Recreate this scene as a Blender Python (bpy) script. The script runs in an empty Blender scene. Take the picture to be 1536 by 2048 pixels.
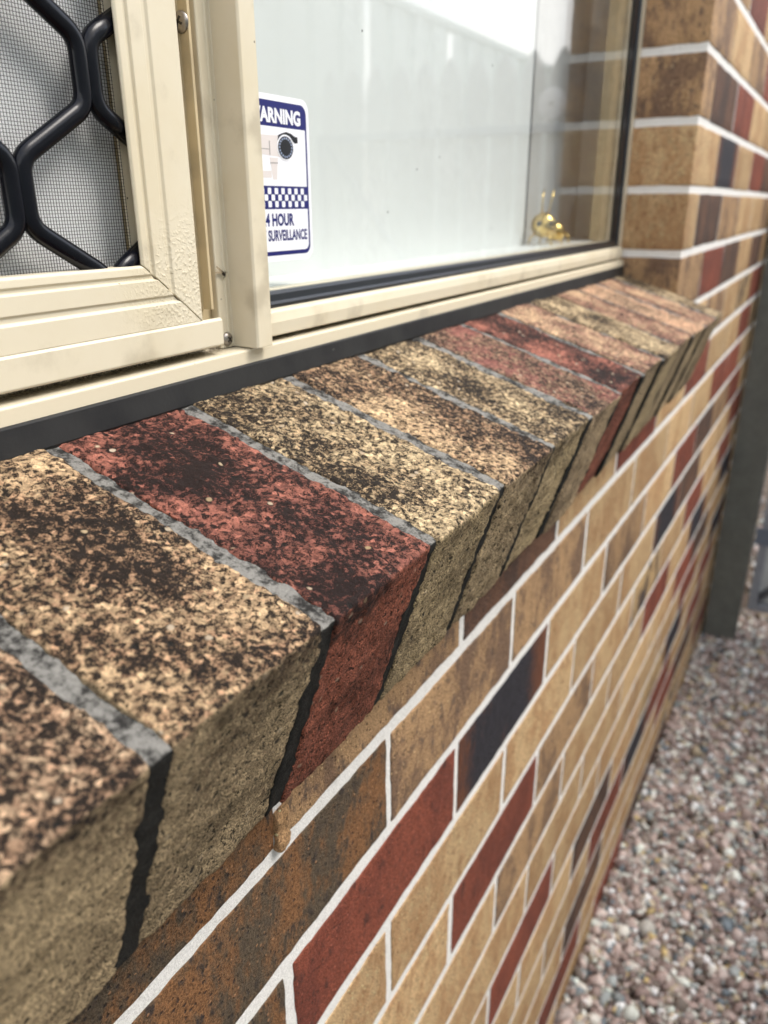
import bpy, bmesh, math, random
import numpy as np
from mathutils import Matrix, Vector

random.seed(7)
rng = np.random.default_rng(7)
S = bpy.context.scene
COL = S.collection

# ---------------------------------------------------------------- camera, sky, sun, exposure
CAM = Vector((-0.12351, -0.2112, 0.14306))
RIGHT = Vector((0.4961, -0.8682, -0.0036)).normalized()
UP = Vector((0.3204, 0.1793, 0.9302)).normalized()
FWD = Vector((0.8070, 0.4626, -0.3671)).normalized()
cam_d = bpy.data.cameras.new('camera')
cam = bpy.data.objects.new('camera', cam_d)
COL.objects.link(cam)
cam.matrix_world = Matrix((
    (RIGHT.x, UP.x, -FWD.x, CAM.x), (RIGHT.y, UP.y, -FWD.y, CAM.y),
    (RIGHT.z, UP.z, -FWD.z, CAM.z), (0, 0, 0, 1)))
cam_d.sensor_fit = 'HORIZONTAL'
cam_d.sensor_width = 36.0
cam_d.lens = 36.0 * 1555.26 / 1536.0
cam_d.clip_start = 0.01
cam_d.clip_end = 300.0
cam_d.dof.use_dof = True
cam_d.dof.focus_distance = 0.36
cam_d.dof.aperture_fstop = 12.0
S.camera = cam

SUN_EL, SUN_AZ = math.radians(54), math.radians(-60)   # azimuth measured from +x towards +y
w = bpy.data.worlds.new('World')
S.world = w
w.use_nodes = True
nt = w.node_tree
nt.nodes.clear()
wo = nt.nodes.new('ShaderNodeOutputWorld')
bg = nt.nodes.new('ShaderNodeBackground')
sky = nt.nodes.new('ShaderNodeTexSky')
sky.sky_type = 'NISHITA'
sky.sun_disc = False
sky.sun_elevation = SUN_EL
sky.sun_rotation = math.radians(90) - SUN_AZ
sky.air_density = 1.2
sky.dust_density = 2.0
tc = nt.nodes.new('ShaderNodeTexCoord')
cn = nt.nodes.new('ShaderNodeTexNoise')
cn.inputs['Scale'].default_value = 2.6
cn.inputs['Detail'].default_value = 6
cr = nt.nodes.new('ShaderNodeValToRGB')
cr.color_ramp.elements[0].position = 0.36
cr.color_ramp.elements[1].position = 0.58
mx = nt.nodes.new('ShaderNodeMix')
mx.data_type = 'RGBA'
mx.inputs[7].default_value = (6.5, 6.4, 6.3, 1)
nt.links.new(tc.outputs['Generated'], cn.inputs['Vector'])
nt.links.new(cn.outputs['Fac'], cr.inputs['Fac'])
nt.links.new(cr.outputs['Color'], mx.inputs[0])
nt.links.new(sky.outputs['Color'], mx.inputs[6])
nt.links.new(mx.outputs[2], bg.inputs['Color'])
bg.inputs['Strength'].default_value = 0.15
nt.links.new(bg.outputs['Background'], wo.inputs['Surface'])

sun_d = bpy.data.lights.new('sun', 'SUN')
sun_d.energy = 1.5
sun_d.angle = math.radians(25)
sun_d.color = (1.0, 0.95, 0.88)
sun = bpy.data.objects.new('sun', sun_d)
COL.objects.link(sun)
sd = Vector((math.cos(SUN_EL) * math.cos(SUN_AZ), math.cos(SUN_EL) * math.sin(SUN_AZ), math.sin(SUN_EL)))
sun.rotation_euler = sd.to_track_quat('Z', 'Y').to_euler()
sun.location = sd * 20

S.view_settings.view_transform = 'Standard'
S.view_settings.look = 'None'
S.view_settings.exposure = 1.15
S.view_settings.gamma = 1.0
S.view_settings.use_curve_mapping = False
S.render.engine = 'CYCLES'
S.cycles.max_bounces = 8
S.cycles.diffuse_bounces = 3
S.cycles.glossy_bounces = 3
S.cycles.use_adaptive_sampling = True
S.cycles.adaptive_threshold = 0.02
S.cycles.transparent_max_bounces = 12
S.cycles.use_denoising = True

# ---------------------------------------------------------------- node helpers
class NT:
    def __init__(s, name):
        s.m = bpy.data.materials.new(name)
        s.m.use_nodes = True
        s.t = s.m.node_tree
        s.b = s.t.nodes['Principled BSDF']
        s.out = s.t.nodes['Material Output']
    def n(s, typ, **kw):
        x = s.t.nodes.new('ShaderNode' + typ)
        for k, v in kw.items():
            setattr(x, k, v)
        return x
    def put(s, sock, v):
        if hasattr(v, 'is_linked') or isinstance(v, bpy.types.NodeSocket):
            s.t.links.new(v, sock)
        else:
            if isinstance(v, (tuple, list)) and len(v) == 3 and sock.type == 'RGBA':
                v = (*v, 1)
            sock.default_value = v
    def coord(s, rnd=True):
        c = s.n('TexCoord').outputs['Object']
        if not rnd:
            return c
        r = s.n('ObjectInfo').outputs['Random']
        sc = s.n('VectorMath', operation='SCALE')
        sc.inputs[0].default_value = (7.3, 13.1, 5.7)
        s.put(sc.inputs['Scale'], r)
        a = s.n('VectorMath', operation='ADD')
        s.put(a.inputs[0], c)
        s.put(a.inputs[1], sc.outputs[0])
        return a.outputs[0]
    def noise(s, co, scale, detail=3, rough=0.55, dist=0.0):
        x = s.n('TexNoise')
        s.put(x.inputs['Vector'], co)
        x.inputs['Scale'].default_value = scale
        x.inputs['Detail'].default_value = detail
        x.inputs['Roughness'].default_value = rough
        x.inputs['Distortion'].default_value = dist
        return x.outputs['Fac']
    def vor(s, co, scale, out='Distance', feature='F1', rand=1.0):
        x = s.n('TexVoronoi', feature=feature)
        s.put(x.inputs['Vector'], co)
        x.inputs['Scale'].default_value = scale
        x.inputs['Randomness'].default_value = rand
        return x.outputs[out]
    def math(s, op, a, b=0.0, c=0.0, clamp=False):
        x = s.n('Math', operation=op)
        x.use_clamp = clamp
        s.put(x.inputs[0], a)
        s.put(x.inputs[1], b)
        s.put(x.inputs[2], c)
        return x.outputs[0]
    def ramp(s, v, a, b, lo=0.0, hi=1.0):
        x = s.n('MapRange', interpolation_type='SMOOTHSTEP')
        s.put(x.inputs['Value'], v)
        s.put(x.inputs['From Min'], a)
        s.put(x.inputs['From Max'], b)
        s.put(x.inputs['To Min'], lo)
        s.put(x.inputs['To Max'], hi)
        return x.outputs[0]
    def mix(s, f, a, b, mode='MIX'):
        x = s.n('Mix', data_type='RGBA', blend_type=mode)
        s.put(x.inputs[0], f)
        s.put(x.inputs[6], a)
        s.put(x.inputs[7], b)
        return x.outputs[2]
    def sep(s, v):
        x = s.n('SeparateXYZ')
        s.put(x.inputs[0], v)
        return x.outputs
    def gray(s, v):
        x = s.n('CombineColor')
        for i in range(3):
            s.put(x.inputs[i], v)
        return x.outputs[0]
    def bump(s, h, dist, strength=1.0, normal=None):
        x = s.n('Bump')
        s.put(x.inputs['Height'], h)
        x.inputs['Distance'].default_value = dist
        x.inputs['Strength'].default_value = strength
        if normal is not None:
            s.put(x.inputs['Normal'], normal)
        return x.outputs[0]
    def fin(s, col=None, rough=None, normal=None, metal=None, spec=None):
        if col is not None: s.put(s.b.inputs['Base Color'], col)
        if rough is not None: s.put(s.b.inputs['Roughness'], rough)
        if normal is not None: s.put(s.b.inputs['Normal'], normal)
        if metal is not None: s.put(s.b.inputs['Metallic'], metal)
        if spec is not None: s.put(s.b.inputs['Specular IOR Level'], spec)
        return s.m

def sill_brick_mat(name, c1, c2, black=0.5, side=None, blackc=(0.0075, 0.0055, 0.005), big=0.5):
    t = NT(name)
    co = t.coord()
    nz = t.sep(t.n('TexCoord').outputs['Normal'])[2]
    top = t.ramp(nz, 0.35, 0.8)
    nb = t.noise(co, 19, 3, 0.6)
    nm = t.noise(co, 360, 4, 0.72)
    nf = t.noise(co, 1250, 3, 0.75)
    cellv = t.n('TexVoronoi', feature='F1')
    t.put(cellv.inputs['Vector'], co)
    cellv.inputs['Scale'].default_value = 420
    cell = t.sep(cellv.outputs['Color'])
    base = t.mix(t.ramp(t.math('ADD', nb, t.math('MULTIPLY', cell[2], 0.25)), 0.52, 0.74), c1, c2)
    base = t.mix(1.0, base, t.gray(t.math('ADD', t.math('MULTIPLY', cell[0], 0.75), 0.66)), 'MULTIPLY')
    base = t.mix(1.0, base, t.gray(t.ramp(nf, 0.30, 0.70, 0.5, 1.5)), 'MULTIPLY')
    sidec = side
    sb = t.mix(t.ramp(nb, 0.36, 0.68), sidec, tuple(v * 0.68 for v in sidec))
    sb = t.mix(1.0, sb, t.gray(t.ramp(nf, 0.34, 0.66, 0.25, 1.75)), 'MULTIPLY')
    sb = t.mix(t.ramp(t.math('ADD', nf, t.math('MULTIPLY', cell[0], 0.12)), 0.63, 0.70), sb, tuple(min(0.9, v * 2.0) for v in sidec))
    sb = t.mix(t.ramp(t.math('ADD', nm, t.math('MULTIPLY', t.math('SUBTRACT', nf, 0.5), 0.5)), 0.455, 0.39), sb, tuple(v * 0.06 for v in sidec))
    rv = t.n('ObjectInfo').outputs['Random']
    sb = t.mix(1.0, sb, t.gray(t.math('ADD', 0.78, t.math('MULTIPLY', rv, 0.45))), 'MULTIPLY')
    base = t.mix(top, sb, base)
    # soot and lichen crust lodged between the grains, thicker in broad patches
    f = t.math('ADD', t.math('MULTIPLY', nm, 0.8), t.math('MULTIPLY', nf, 0.75))
    f = t.math('SUBTRACT', f, 0.275)
    f = t.math('ADD', f, t.math('MULTIPLY', t.math('SUBTRACT', nb, 0.5), big))
    f = t.math('ADD', f, t.math('MULTIPLY', t.math('SUBTRACT', cell[1], 0.5), 0.16))
    thr = t.sep(t.mix(top, (0.72, 0.72, 0.72), (1.0 - black,) * 3))[0]
    # soot that has washed over the nose of the sill
    lz = t.sep(t.n('TexCoord').outputs['Object'])[2]
    thr = t.math('SUBTRACT', thr, t.math('MULTIPLY', t.math('SUBTRACT', 1.0, top), t.ramp(lz, 0.028, 0.054, 0.0, 0.13)))
    fd = t.math('SUBTRACT', f, thr)
    base = t.mix(t.ramp(fd, -0.14, 0.02, 0.0, 0.62), base, tuple(v * k for v, k in zip(c2, (0.20, 0.17, 0.16))))
    m = t.ramp(fd, -0.03, 0.06)
    base = t.mix(t.math('MULTIPLY', m, 0.96), base, blackc)
    pvn = t.n('TexVoronoi', feature='F1')
    t.put(pvn.inputs['Vector'], co)
    pvn.inputs['Scale'].default_value = 170
    pc = t.sep(pvn.outputs['Color'])
    near_c = t.ramp(pvn.outputs['Distance'], 0.30, 0.17)
    peb = t.math('MULTIPLY', t.math('MULTIPLY', near_c, t.math('ADD', 0.35, t.math('MULTIPLY', top, 0.65))), t.math('GREATER_THAN', pc[1], 0.92))
    base = t.mix(peb, base, t.mix(pc[0], (0.72, 0.60, 0.46), (0.50, 0.36, 0.20)))
    dk = t.math('MULTIPLY', near_c, t.math('LESS_THAN', pc[1], 0.13))
    base = t.mix(t.math('MULTIPLY', dk, 0.9), base, (0.012, 0.011, 0.010))
    h = t.math('ADD', t.math('MULTIPLY', nm, 1.0), t.math('MULTIPLY', nf, 0.9))
    h = t.math('SUBTRACT', h, t.math('MULTIPLY', m, 0.5))
    h = t.math('ADD', h, t.math('MULTIPLY', t.math('SUBTRACT', peb, dk), 0.6))
    nrm = t.bump(h, 0.0017, 1.0)
    return t.fin(base, t.math('ADD', 0.62, t.math('MULTIPLY', nf, 0.3)), nrm, spec=0.25)

def wall_brick_mat(name, c1, c2, lo=0.4, hi=0.65, speck=0.5, speckc=(0.045, 0.025, 0.016), streak=None, ends=None):
    t = NT(name)
    co = t.coord()
    sc = t.n('VectorMath', operation='MULTIPLY')
    t.put(sc.inputs[0], co)
    sc.inputs[1].default_value = (1.0, 1.0, 0.55)
    cs = sc.outputs[0]
    nb = t.noise(cs, 15, 4, 0.65, 0.3)
    nm = t.noise(cs, 110, 4, 0.7)
    nf = t.noise(co, 800, 3, 0.75)
    base = t.mix(t.ramp(t.math('ADD', nb, t.math('MULTIPLY', t.math('SUBTRACT', nm, 0.5), 0.6)), lo, hi), c1, c2)
    base = t.mix(1.0, base, t.gray(t.math('ADD', t.math('MULTIPLY', nm, 0.9), 0.55)), 'MULTIPLY')
    base = t.mix(1.0, base, t.gray(t.ramp(nf, 0.32, 0.68, 0.45, 1.55)), 'MULTIPLY')
    if streak:
        st = t.ramp(t.math('ADD', t.math('MULTIPLY', nm, 0.8), t.math('MULTIPLY', nf, 0.3)), 0.60, 0.70)
        base = t.mix(t.math('MULTIPLY', st, 0.9), base, streak)
    if ends:
        lx = t.math('ABSOLUTE', t.math('SUBTRACT', t.sep(t.n('TexCoord').outputs['Object'])[0], -0.012))
        e = t.ramp(t.math('ADD', lx, t.math('MULTIPLY', t.math('SUBTRACT', nm, 0.5), 0.06)), 0.060, 0.112)
        base = t.mix(t.math('MULTIPLY', e, 0.95), base, ends)
    vn = t.n('TexVoronoi', feature='F1')
    t.put(vn.inputs['Vector'], co)
    vn.inputs['Scale'].default_value = 300
    vc = t.sep(vn.outputs['Color'])
    vd = t.ramp(vn.outputs['Distance'], 0.36, 0.20)
    sp = t.math('MULTIPLY', vd, t.math('LESS_THAN', vc[0], 0.10 + 0.22 * speck))
    base = t.mix(t.math('MULTIPLY', sp, 0.8), base, speckc)
    gl = t.math('MULTIPLY', vd, t.math('GREATER_THAN', vc[0], 0.92))
    base = t.mix(t.math('MULTIPLY', gl, 0.6), base, tuple(min(0.8, v * 2.1 + 0.03) for v in c1))
    rv = t.n('ObjectInfo').outputs['Random']
    base = t.mix(1.0, base, t.gray(t.math('ADD', 0.84, t.math('MULTIPLY', rv, 0.3))), 'MULTIPLY')
    h = t.math('ADD', t.math('MULTIPLY', nf, 0.9), t.math('MULTIPLY', nm, 1.2))
    h = t.math('ADD', h, t.math('MULTIPLY', t.math('SUBTRACT', gl, sp), 0.5))
    return t.fin(base, 0.7, t.bump(h, 0.0015, 1.0), spec=0.3)

def mortar_mat(name, c, dark, cov, side_dark=False):
    t = NT(name)
    co = t.coord()
    nf = t.noise(co, 1100, 4, 0.7)
    nm = t.noise(co, 90, 5, 0.65)
    base = t.mix(t.ramp(t.math('ADD', nm, t.math('MULTIPLY', t.math('SUBTRACT', t.noise(co, 420, 4, 0.7), 0.5), 0.55)), cov, cov + 0.24), c, dark)
    base = t.mix(1.0, base, t.gray(t.math('ADD', t.math('MULTIPLY', nf, 1.1), 0.45)), 'MULTIPLY')
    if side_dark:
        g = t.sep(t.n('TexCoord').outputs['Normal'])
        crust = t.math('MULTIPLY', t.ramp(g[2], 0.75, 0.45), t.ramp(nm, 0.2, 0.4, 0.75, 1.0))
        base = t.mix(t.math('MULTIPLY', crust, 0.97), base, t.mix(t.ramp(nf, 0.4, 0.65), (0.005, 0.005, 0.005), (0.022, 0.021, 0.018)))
    h = t.math('ADD', nf, t.math('MULTIPLY', t.noise(co, 350, 3), 0.8))
    return t.fin(base, 0.85, t.bump(h, 0.0008, 0.8), spec=0.2)

TAN, YEL = (0.53, 0.345, 0.175), (0.58, 0.41, 0.215)
M = {}
FS = (0.42, 0.315, 0.185)
M['s_tan'] = sill_brick_mat('sill_tan_brick', (0.70, 0.49, 0.285), (0.64, 0.39, 0.23), 0.512, FS)
M['s_pink'] = sill_brick_mat('sill_pink_tan_brick', (0.74, 0.53, 0.34), (0.64, 0.40, 0.25), 0.505, FS)
M['s_yel'] = sill_brick_mat('sill_yellow_brick', (0.73, 0.56, 0.335), (0.69, 0.49, 0.28), 0.512, (0.44, 0.335, 0.19))
M['s_red'] = sill_brick_mat('sill_red_brick', (0.44, 0.165, 0.115), (0.24, 0.088, 0.066), 0.495, (0.31, 0.100, 0.060), (0.013, 0.007, 0.006), 0.7)
M['s_dusk'] = sill_brick_mat('sill_dusky_brick', (0.30, 0.115, 0.092), (0.52, 0.34, 0.215), 0.48, (0.38, 0.28, 0.17), (0.012, 0.007, 0.007), 0.6)
M['s_mix'] = sill_brick_mat('sill_mixed_brick', (0.64, 0.43, 0.26), (0.46, 0.23, 0.165), 0.45, FS)
M['s_org'] = sill_brick_mat('sill_orange_brick', (0.62, 0.37, 0.23), (0.62, 0.41, 0.26), 0.43, FS)
M['T'] = wall_brick_mat('wall_tan_brick', (0.55, 0.375, 0.20), (0.43, 0.255, 0.125), 0.42, 0.62, 0.35, (0.10, 0.055, 0.03), (0.30, 0.165, 0.08))
M['B'] = wall_brick_mat('wall_brown_flashed_brick', (0.42, 0.26, 0.135), (0.19, 0.115, 0.072), 0.42, 0.62, 0.6, (0.045, 0.025, 0.016), (0.10, 0.075, 0.062))
M['R'] = wall_brick_mat('wall_red_brick', (0.245, 0.066, 0.038), (0.17, 0.046, 0.029), 0.4, 0.65, 0.35, (0.045, 0.018, 0.016), (0.06, 0.024, 0.020))
M['D'] = wall_brick_mat('wall_blue_black_brick', (0.030, 0.028, 0.036), (0.10, 0.042, 0.026), 0.58, 0.75, 0.3, (0.012, 0.011, 0.013), None, (0.17, 0.062, 0.030))
M['O'] = wall_brick_mat('wall_rusty_spotted_brick', (0.20, 0.095, 0.040), (0.085, 0.062, 0.040), 0.36, 0.56, 0.9, (0.020, 0.016, 0.018), (0.028, 0.020, 0.020))
M['K'] = wall_brick_mat('wall_dark_brown_brick', (0.135, 0.068, 0.042), (0.07, 0.042, 0.032), 0.4, 0.6, 0.7, (0.02, 0.014, 0.013))
M['M'] = wall_brick_mat('wall_half_dark_brick', (0.43, 0.29, 0.145), (0.06, 0.042, 0.040), 0.50, 0.60, 0.4)
M['L'] = wall_brick_mat('wall_brown_tan_brick', (0.27, 0.19, 0.10), (0.20, 0.13, 0.065), 0.4, 0.6, 0.6)
M['mortar'] = mortar_mat('white_wall_mortar', (0.78, 0.765, 0.74), (0.62, 0.60, 0.57), 0.55)
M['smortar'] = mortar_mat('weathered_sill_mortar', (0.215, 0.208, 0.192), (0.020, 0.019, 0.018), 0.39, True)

def cream_mat(name, c=(0.67, 0.605, 0.465), dirt=0.45, blister=None):
    t = NT(name)
    co = t.coord(False)
    n1 = t.noise(co, 22, 4, 0.6)
    n2 = t.noise(co, 240, 4, 0.7)
    base = t.mix(t.ramp(n1, 0.35, 0.75), c, tuple(v * k for v, k in zip(c, (0.95, 0.93, 0.88))))
    grime = t.math('MULTIPLY', t.ramp(t.math('ADD', t.noise(co, 35, 2, 0.4), t.math('MULTIPLY', n2, 0.15)), 0.64, 0.85), dirt)
    base = t.mix(grime, base, (0.30, 0.25, 0.17))
    d = t.vor(co, 150, 'Distance')
    dc = t.sep(t.vor(co, 150, 'Color'))
    spk = t.math('MULTIPLY', t.ramp(d, 0.105, 0.05), t.math('GREATER_THAN', dc[0], 0.93))
    base = t.mix(t.math('MULTIPLY', spk, 0.85), base, (0.05, 0.04, 0.03))
    nrm = t.bump(n2, 0.00008, 0.5)
    if blister:
        # paint blistered by corrosion round the mitre
        dist = t.n('VectorMath', operation='DISTANCE')
        t.put(dist.inputs[0], co)
        dist.inputs[1].default_value = blister[0]
        area = t.ramp(t.math('ADD', dist.outputs['Value'], t.math('MULTIPLY', n1, 0.014)), blister[1], blister[1] * 0.35)
        bl = t.math('MULTIPLY', t.ramp(t.noise(co, 560, 2, 0.5), 0.42, 0.78), area)
        nrm = t.bump(bl, 0.00045, 0.6, nrm)
        base = t.mix(t.math('MULTIPLY', bl, 0.22), base, (0.55, 0.48, 0.30))
    return t.fin(base, 0.34, nrm, spec=0.45)

M['cream'] = cream_mat('cream_powder_coat')
M['cream_screen'] = cream_mat('cream_blistered_coat', blister=((0.184, 0.08, 0.100), 0.062))
def channel_mat():
    t = NT('cream_coat_with_grime')
    co = t.coord(False)
    c = (0.66, 0.59, 0.445)
    yv = t.sep(co)[1]
    n = t.noise(co, 45, 4, 0.7); n2 = t.noise(co, 700, 3, 0.7)
    g = t.ramp(t.math('ADD', yv, t.math('MULTIPLY', t.math('SUBTRACT', n, 0.5), 0.010)), 0.0825, 0.0915)
    g = t.math('MULTIPLY', g, t.ramp(n2, 0.35, 0.6, 0.35, 1.0))
    base = t.mix(t.math('MULTIPLY', g, 0.93), c, (0.045, 0.030, 0.016))
    sp = t.math('MULTIPLY', t.ramp(t.vor(co, 170, 'Distance'), 0.11, 0.05), t.math('GREATER_THAN', t.sep(t.vor(co, 170, 'Color'))[0], 0.90))
    base = t.mix(t.math('MULTIPLY', sp, 0.9), base, (0.03, 0.025, 0.02))
    st = t.ramp(t.noise(co, 28, 2, 0.5), 0.62, 0.75)
    base = t.mix(t.math('MULTIPLY', st, 0.3), base, (0.30, 0.27, 0.22))
    return t.fin(base, 0.4, t.bump(n2, 0.0001, 0.5), spec=0.4)
M['cream_grime'] = channel_mat()
M['cream_tan'] = cream_mat('cream_tan_coat', (0.58, 0.475, 0.30), 0.5)  # deeper tan cream for the retainer, mullion back and jamb liner
def plain(name, c, rough, metal=0.0, spec=0.5, scale=120, var=0.25, bumpd=0.0):
    t = NT(name)
    co = t.coord()
    n = t.noise(co, scale, 4, 0.6)
    base = t.mix(1.0, c, t.gray(t.math('ADD', 1 - var / 2, t.math('MULTIPLY', n, var))), 'MULTIPLY')
    return t.fin(base, rough, t.bump(n, bumpd, 0.6) if bumpd else None, metal, spec)
def rubber():
    t = NT('weathered_black_rubber')
    co = t.coord()
    base = t.mix(t.ramp(t.noise(co, 30, 4), 0.3, 0.7), (0.011, 0.011, 0.012), (0.021, 0.021, 0.021))
    d = t.vor(co, 260, 'Distance')
    dc = t.sep(t.vor(co, 260, 'Color'))
    lint = t.math('MULTIPLY', t.ramp(d, 0.13, 0.06), t.math('GREATER_THAN', dc[0], 0.955))
    base = t.mix(lint, base, (0.5, 0.48, 0.43))
    return t.fin(base, 0.52, t.bump(t.noise(co, 500, 3), 0.0002, 0.5), spec=0.3)
M['rubber'] = rubber()
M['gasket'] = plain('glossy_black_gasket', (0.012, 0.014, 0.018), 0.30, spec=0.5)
M['grille'] = plain('black_grille_coat', (0.0025, 0.003, 0.006), 0.22, spec=0.28, scale=60, bumpd=0.0001)
M['mesh'] = plain('dark_fly_mesh', (0.005, 0.005, 0.005), 0.55)
M['steel'] = plain('dull_screw_steel', (0.34, 0.31, 0.28), 0.34, 0.9, scale=300, var=0.8, bumpd=0.0002)
M['slot'] = plain('screw_slot_dark', (0.03, 0.025, 0.02), 0.6)
M['brass'] = plain('polished_brass', (0.78, 0.56, 0.19), 0.16, 1.0, scale=200, var=0.3)
M['white_cloth'] = plain('white_blind_cloth', (0.90, 0.905, 0.91), 0.75, scale=8, var=0.06)
M['white_panel'] = plain('white_blind_fabric', (0.745, 0.765, 0.75), 0.75, scale=8, var=0.08)
M['white_paint'] = plain('white_sill_paint', (0.80, 0.82, 0.80), 0.5, scale=90, var=0.14)
M['curtain'] = plain('grey_curtain_cloth', (0.50, 0.495, 0.475), 0.8, scale=10, var=0.1)
M['room'] = plain('grey_room_paint', (0.55, 0.54, 0.51), 0.8, scale=6, var=0.1)
M['post'] = plain('dark_weathered_post', (0.125, 0.128, 0.112), 0.8, scale=30, var=0.8, bumpd=0.0006)
M['galv'] = plain('galvanised_steel', (0.32, 0.34, 0.38), 0.5, 0.5, scale=60, var=0.4)
M['picket'] = plain('grey_picket_paint', (0.50, 0.51, 0.50), 0.7, scale=25, var=0.5, bumpd=0.0004)
M['hinge'] = plain('blue_grey_hinge', (0.17, 0.20, 0.25), 0.5, 0.3)
M['fence'] = plain('pale_green_steel_fence', (0.60, 0.66, 0.62), 0.45, scale=4, var=0.1)
M['tag'] = plain('white_plastic_disc', (0.82, 0.83, 0.84), 0.4)
M['st_white'] = plain('sticker_white', (0.84, 0.85, 0.90), 0.35, scale=30, var=0.05)
M['st_navy'] = plain('sticker_navy', (0.010, 0.012, 0.135), 0.35, scale=30, var=0.05)
M['st_black'] = plain('sticker_black', (0.012, 0.012, 0.016), 0.35)
M['st_beige'] = plain('sticker_beige', (0.70, 0.65, 0.63), 0.35, scale=60, var=0.1)
M['st_grey'] = plain('sticker_grey', (0.34, 0.31, 0.31), 0.35)
M['st_blue'] = plain('sticker_lamp_blue', (0.30, 0.36, 0.50), 0.35)
M['insect'] = plain('insect_black', (0.015, 0.012, 0.010), 0.4)
def wing():
    t = NT('insect_wing')
    t.fin((0.45, 0.36, 0.24), 0.4)
    t.b.inputs['Alpha'].default_value = 0.6
    return t.m
M['wing'] = wing()
def glass():
    t = NT('window_glass')
    lw = t.n('LayerWeight')
    lw.inputs['Blend'].default_value = 0.5
    f = t.math('ADD', 0.045, t.math('MULTIPLY', t.math('POWER', lw.outputs['Facing'], 4.2), 0.95))
    tr = t.n('BsdfTransparent')
    tr.inputs['Color'].default_value = (0.968, 0.977, 0.975, 1)
    gl = t.n('BsdfGlossy')
    gl.inputs['Roughness'].default_value = 0.0
    ms = t.n('MixShader')
    t.put(ms.inputs[0], f)
    t.t.links.new(tr.outputs[0], ms.inputs[1])
    t.t.links.new(gl.outputs[0], ms.inputs[2])
    co = t.coord(False)
    d = t.vor(co, 75, 'Distance'); dc = t.sep(t.vor(co, 75, 'Color'))
    sp = t.math('MULTIPLY', t.ramp(d, 0.085, 0.04), t.math('GREATER_THAN', dc[0], 0.90))
    sm = t.math('MULTIPLY', t.ramp(t.noise(co, 9, 5, 0.7), 0.52, 0.8), 0.10)
    dif = t.n('BsdfDiffuse')
    t.put(dif.inputs['Color'], t.mix(sp, (0.72, 0.74, 0.74), (0.06, 0.055, 0.05)))
    m2 = t.n('MixShader')
    t.put(m2.inputs[0], t.math('MAXIMUM', t.math('MULTIPLY', sp, 0.85), sm))
    t.t.links.new(ms.outputs[0], m2.inputs[1])
    t.t.links.new(dif.outputs[0], m2.inputs[2])
    t.t.links.new(m2.outputs[0], t.out.inputs['Surface'])
    return t.m
M['glass'] = glass()
def stone_mat():
    t = NT('mixed_pebble_stone')
    a = t.n('Attribute')
    a.attribute_name = 'stone'
    co = t.coord(False)
    n = t.noise(co, 260, 4, 0.65)
    base = t.mix(1.0, a.outputs['Color'], t.gray(t.math('ADD', 0.62, t.math('MULTIPLY', n, 0.76))), 'MULTIPLY')
    return t.fin(base, 0.62, t.bump(n, 0.0006, 0.7), spec=0.4)
M['stone'] = stone_mat()
def soil():
    t = NT('sandy_soil')
    co = t.coord(False)
    n = t.noise(co, 60, 6, 0.7)
    base = t.mix(t.ramp(n, 0.35, 0.65), (0.10, 0.075, 0.055), (0.20, 0.155, 0.12))
    return t.fin(base, 0.9, t.bump(n, 0.006, 0.8), spec=0.2)
M['soil'] = soil()

# ---------------------------------------------------------------- mesh helpers
def link(o, parent=None):
    COL.objects.link(o)
    if parent is not None:
        o.parent = parent
    return o
def tag(o, label=None, cat=None, group=None, kind=None):
    if label: o['label'] = label
    if cat: o['category'] = cat
    if group: o['group'] = group
    if kind: o['kind'] = kind
    return o
def empty(name, loc, label, cat, group=None):
    o = bpy.data.objects.new(name, None)
    o.location = loc
    o.empty_display_size = 0.02
    link(o)
    return tag(o, label, cat, group)
def mesh(name, v, f, smooth=False):
    me = bpy.data.meshes.new(name)
    v = np.asarray(v, dtype=np.float32)
    if isinstance(f, np.ndarray):
        k = f.shape[1]
        me.vertices.add(len(v)); me.vertices.foreach_set('co', v.ravel())
        me.loops.add(f.size); me.loops.foreach_set('vertex_index', f.astype(np.int32).ravel())
        me.polygons.add(len(f)); me.polygons.foreach_set('loop_start', (np.arange(len(f)) * k).astype(np.int32))
        me.update(calc_edges=True)
    else:
        me.from_pydata(v.tolist(), [], f)
        me.update()
    if smooth:
        me.polygons.foreach_set('use_smooth', np.ones(len(me.polygons), bool))
    me.validate()
    return me
def put(name, me, mat, parent=None, loc=None, bevel=0.0):
    """mesh given in world coordinates; the origin is moved to its centre"""
    o = bpy.data.objects.new(name, me)
    if mat is not None and not me.materials:
        me.materials.append(M[mat] if isinstance(mat, str) else mat)
    link(o)
    if parent is not None:
        o.parent = parent
        o.matrix_parent_inverse = Matrix.Translation(-Vector(parent.location)) if parent.parent is None else Matrix.Identity(4)
    if loc is not None:
        o.location = loc
    if bevel:
        b = o.modifiers.new('bevel', 'BEVEL')
        b.width = bevel; b.segments = 2; b.limit_method = 'ANGLE'; b.angle_limit = math.radians(40)
        b.harden_normals = False
        for p in me.polygons: p.use_smooth = False
    return o
def fix_normals(me):
    bm = bmesh.new(); bm.from_mesh(me)
    bmesh.ops.recalc_face_normals(bm, faces=bm.faces)
    bm.to_mesh(me); bm.free()
    return me
def ext(profile, a0, a1, axis):
    """closed profile extruded along axis: x -> profile (y,z), z -> (x,y), y -> (x,z)"""
    n = len(profile)
    def P(q, a):
        return {'x': (a, q[0], q[1]), 'z': (q[0], q[1], a), 'y': (q[0], a, q[1])}[axis]
    v = [P(q, a0) for q in profile] + [P(q, a1) for q in profile]
    f = [(i, (i + 1) % n, n + (i + 1) % n, n + i) for i in range(n)]
    f += [tuple(range(n))[::-1], tuple(range(n, 2 * n))]
    return fix_normals(mesh('extrusion', v, f))
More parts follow.
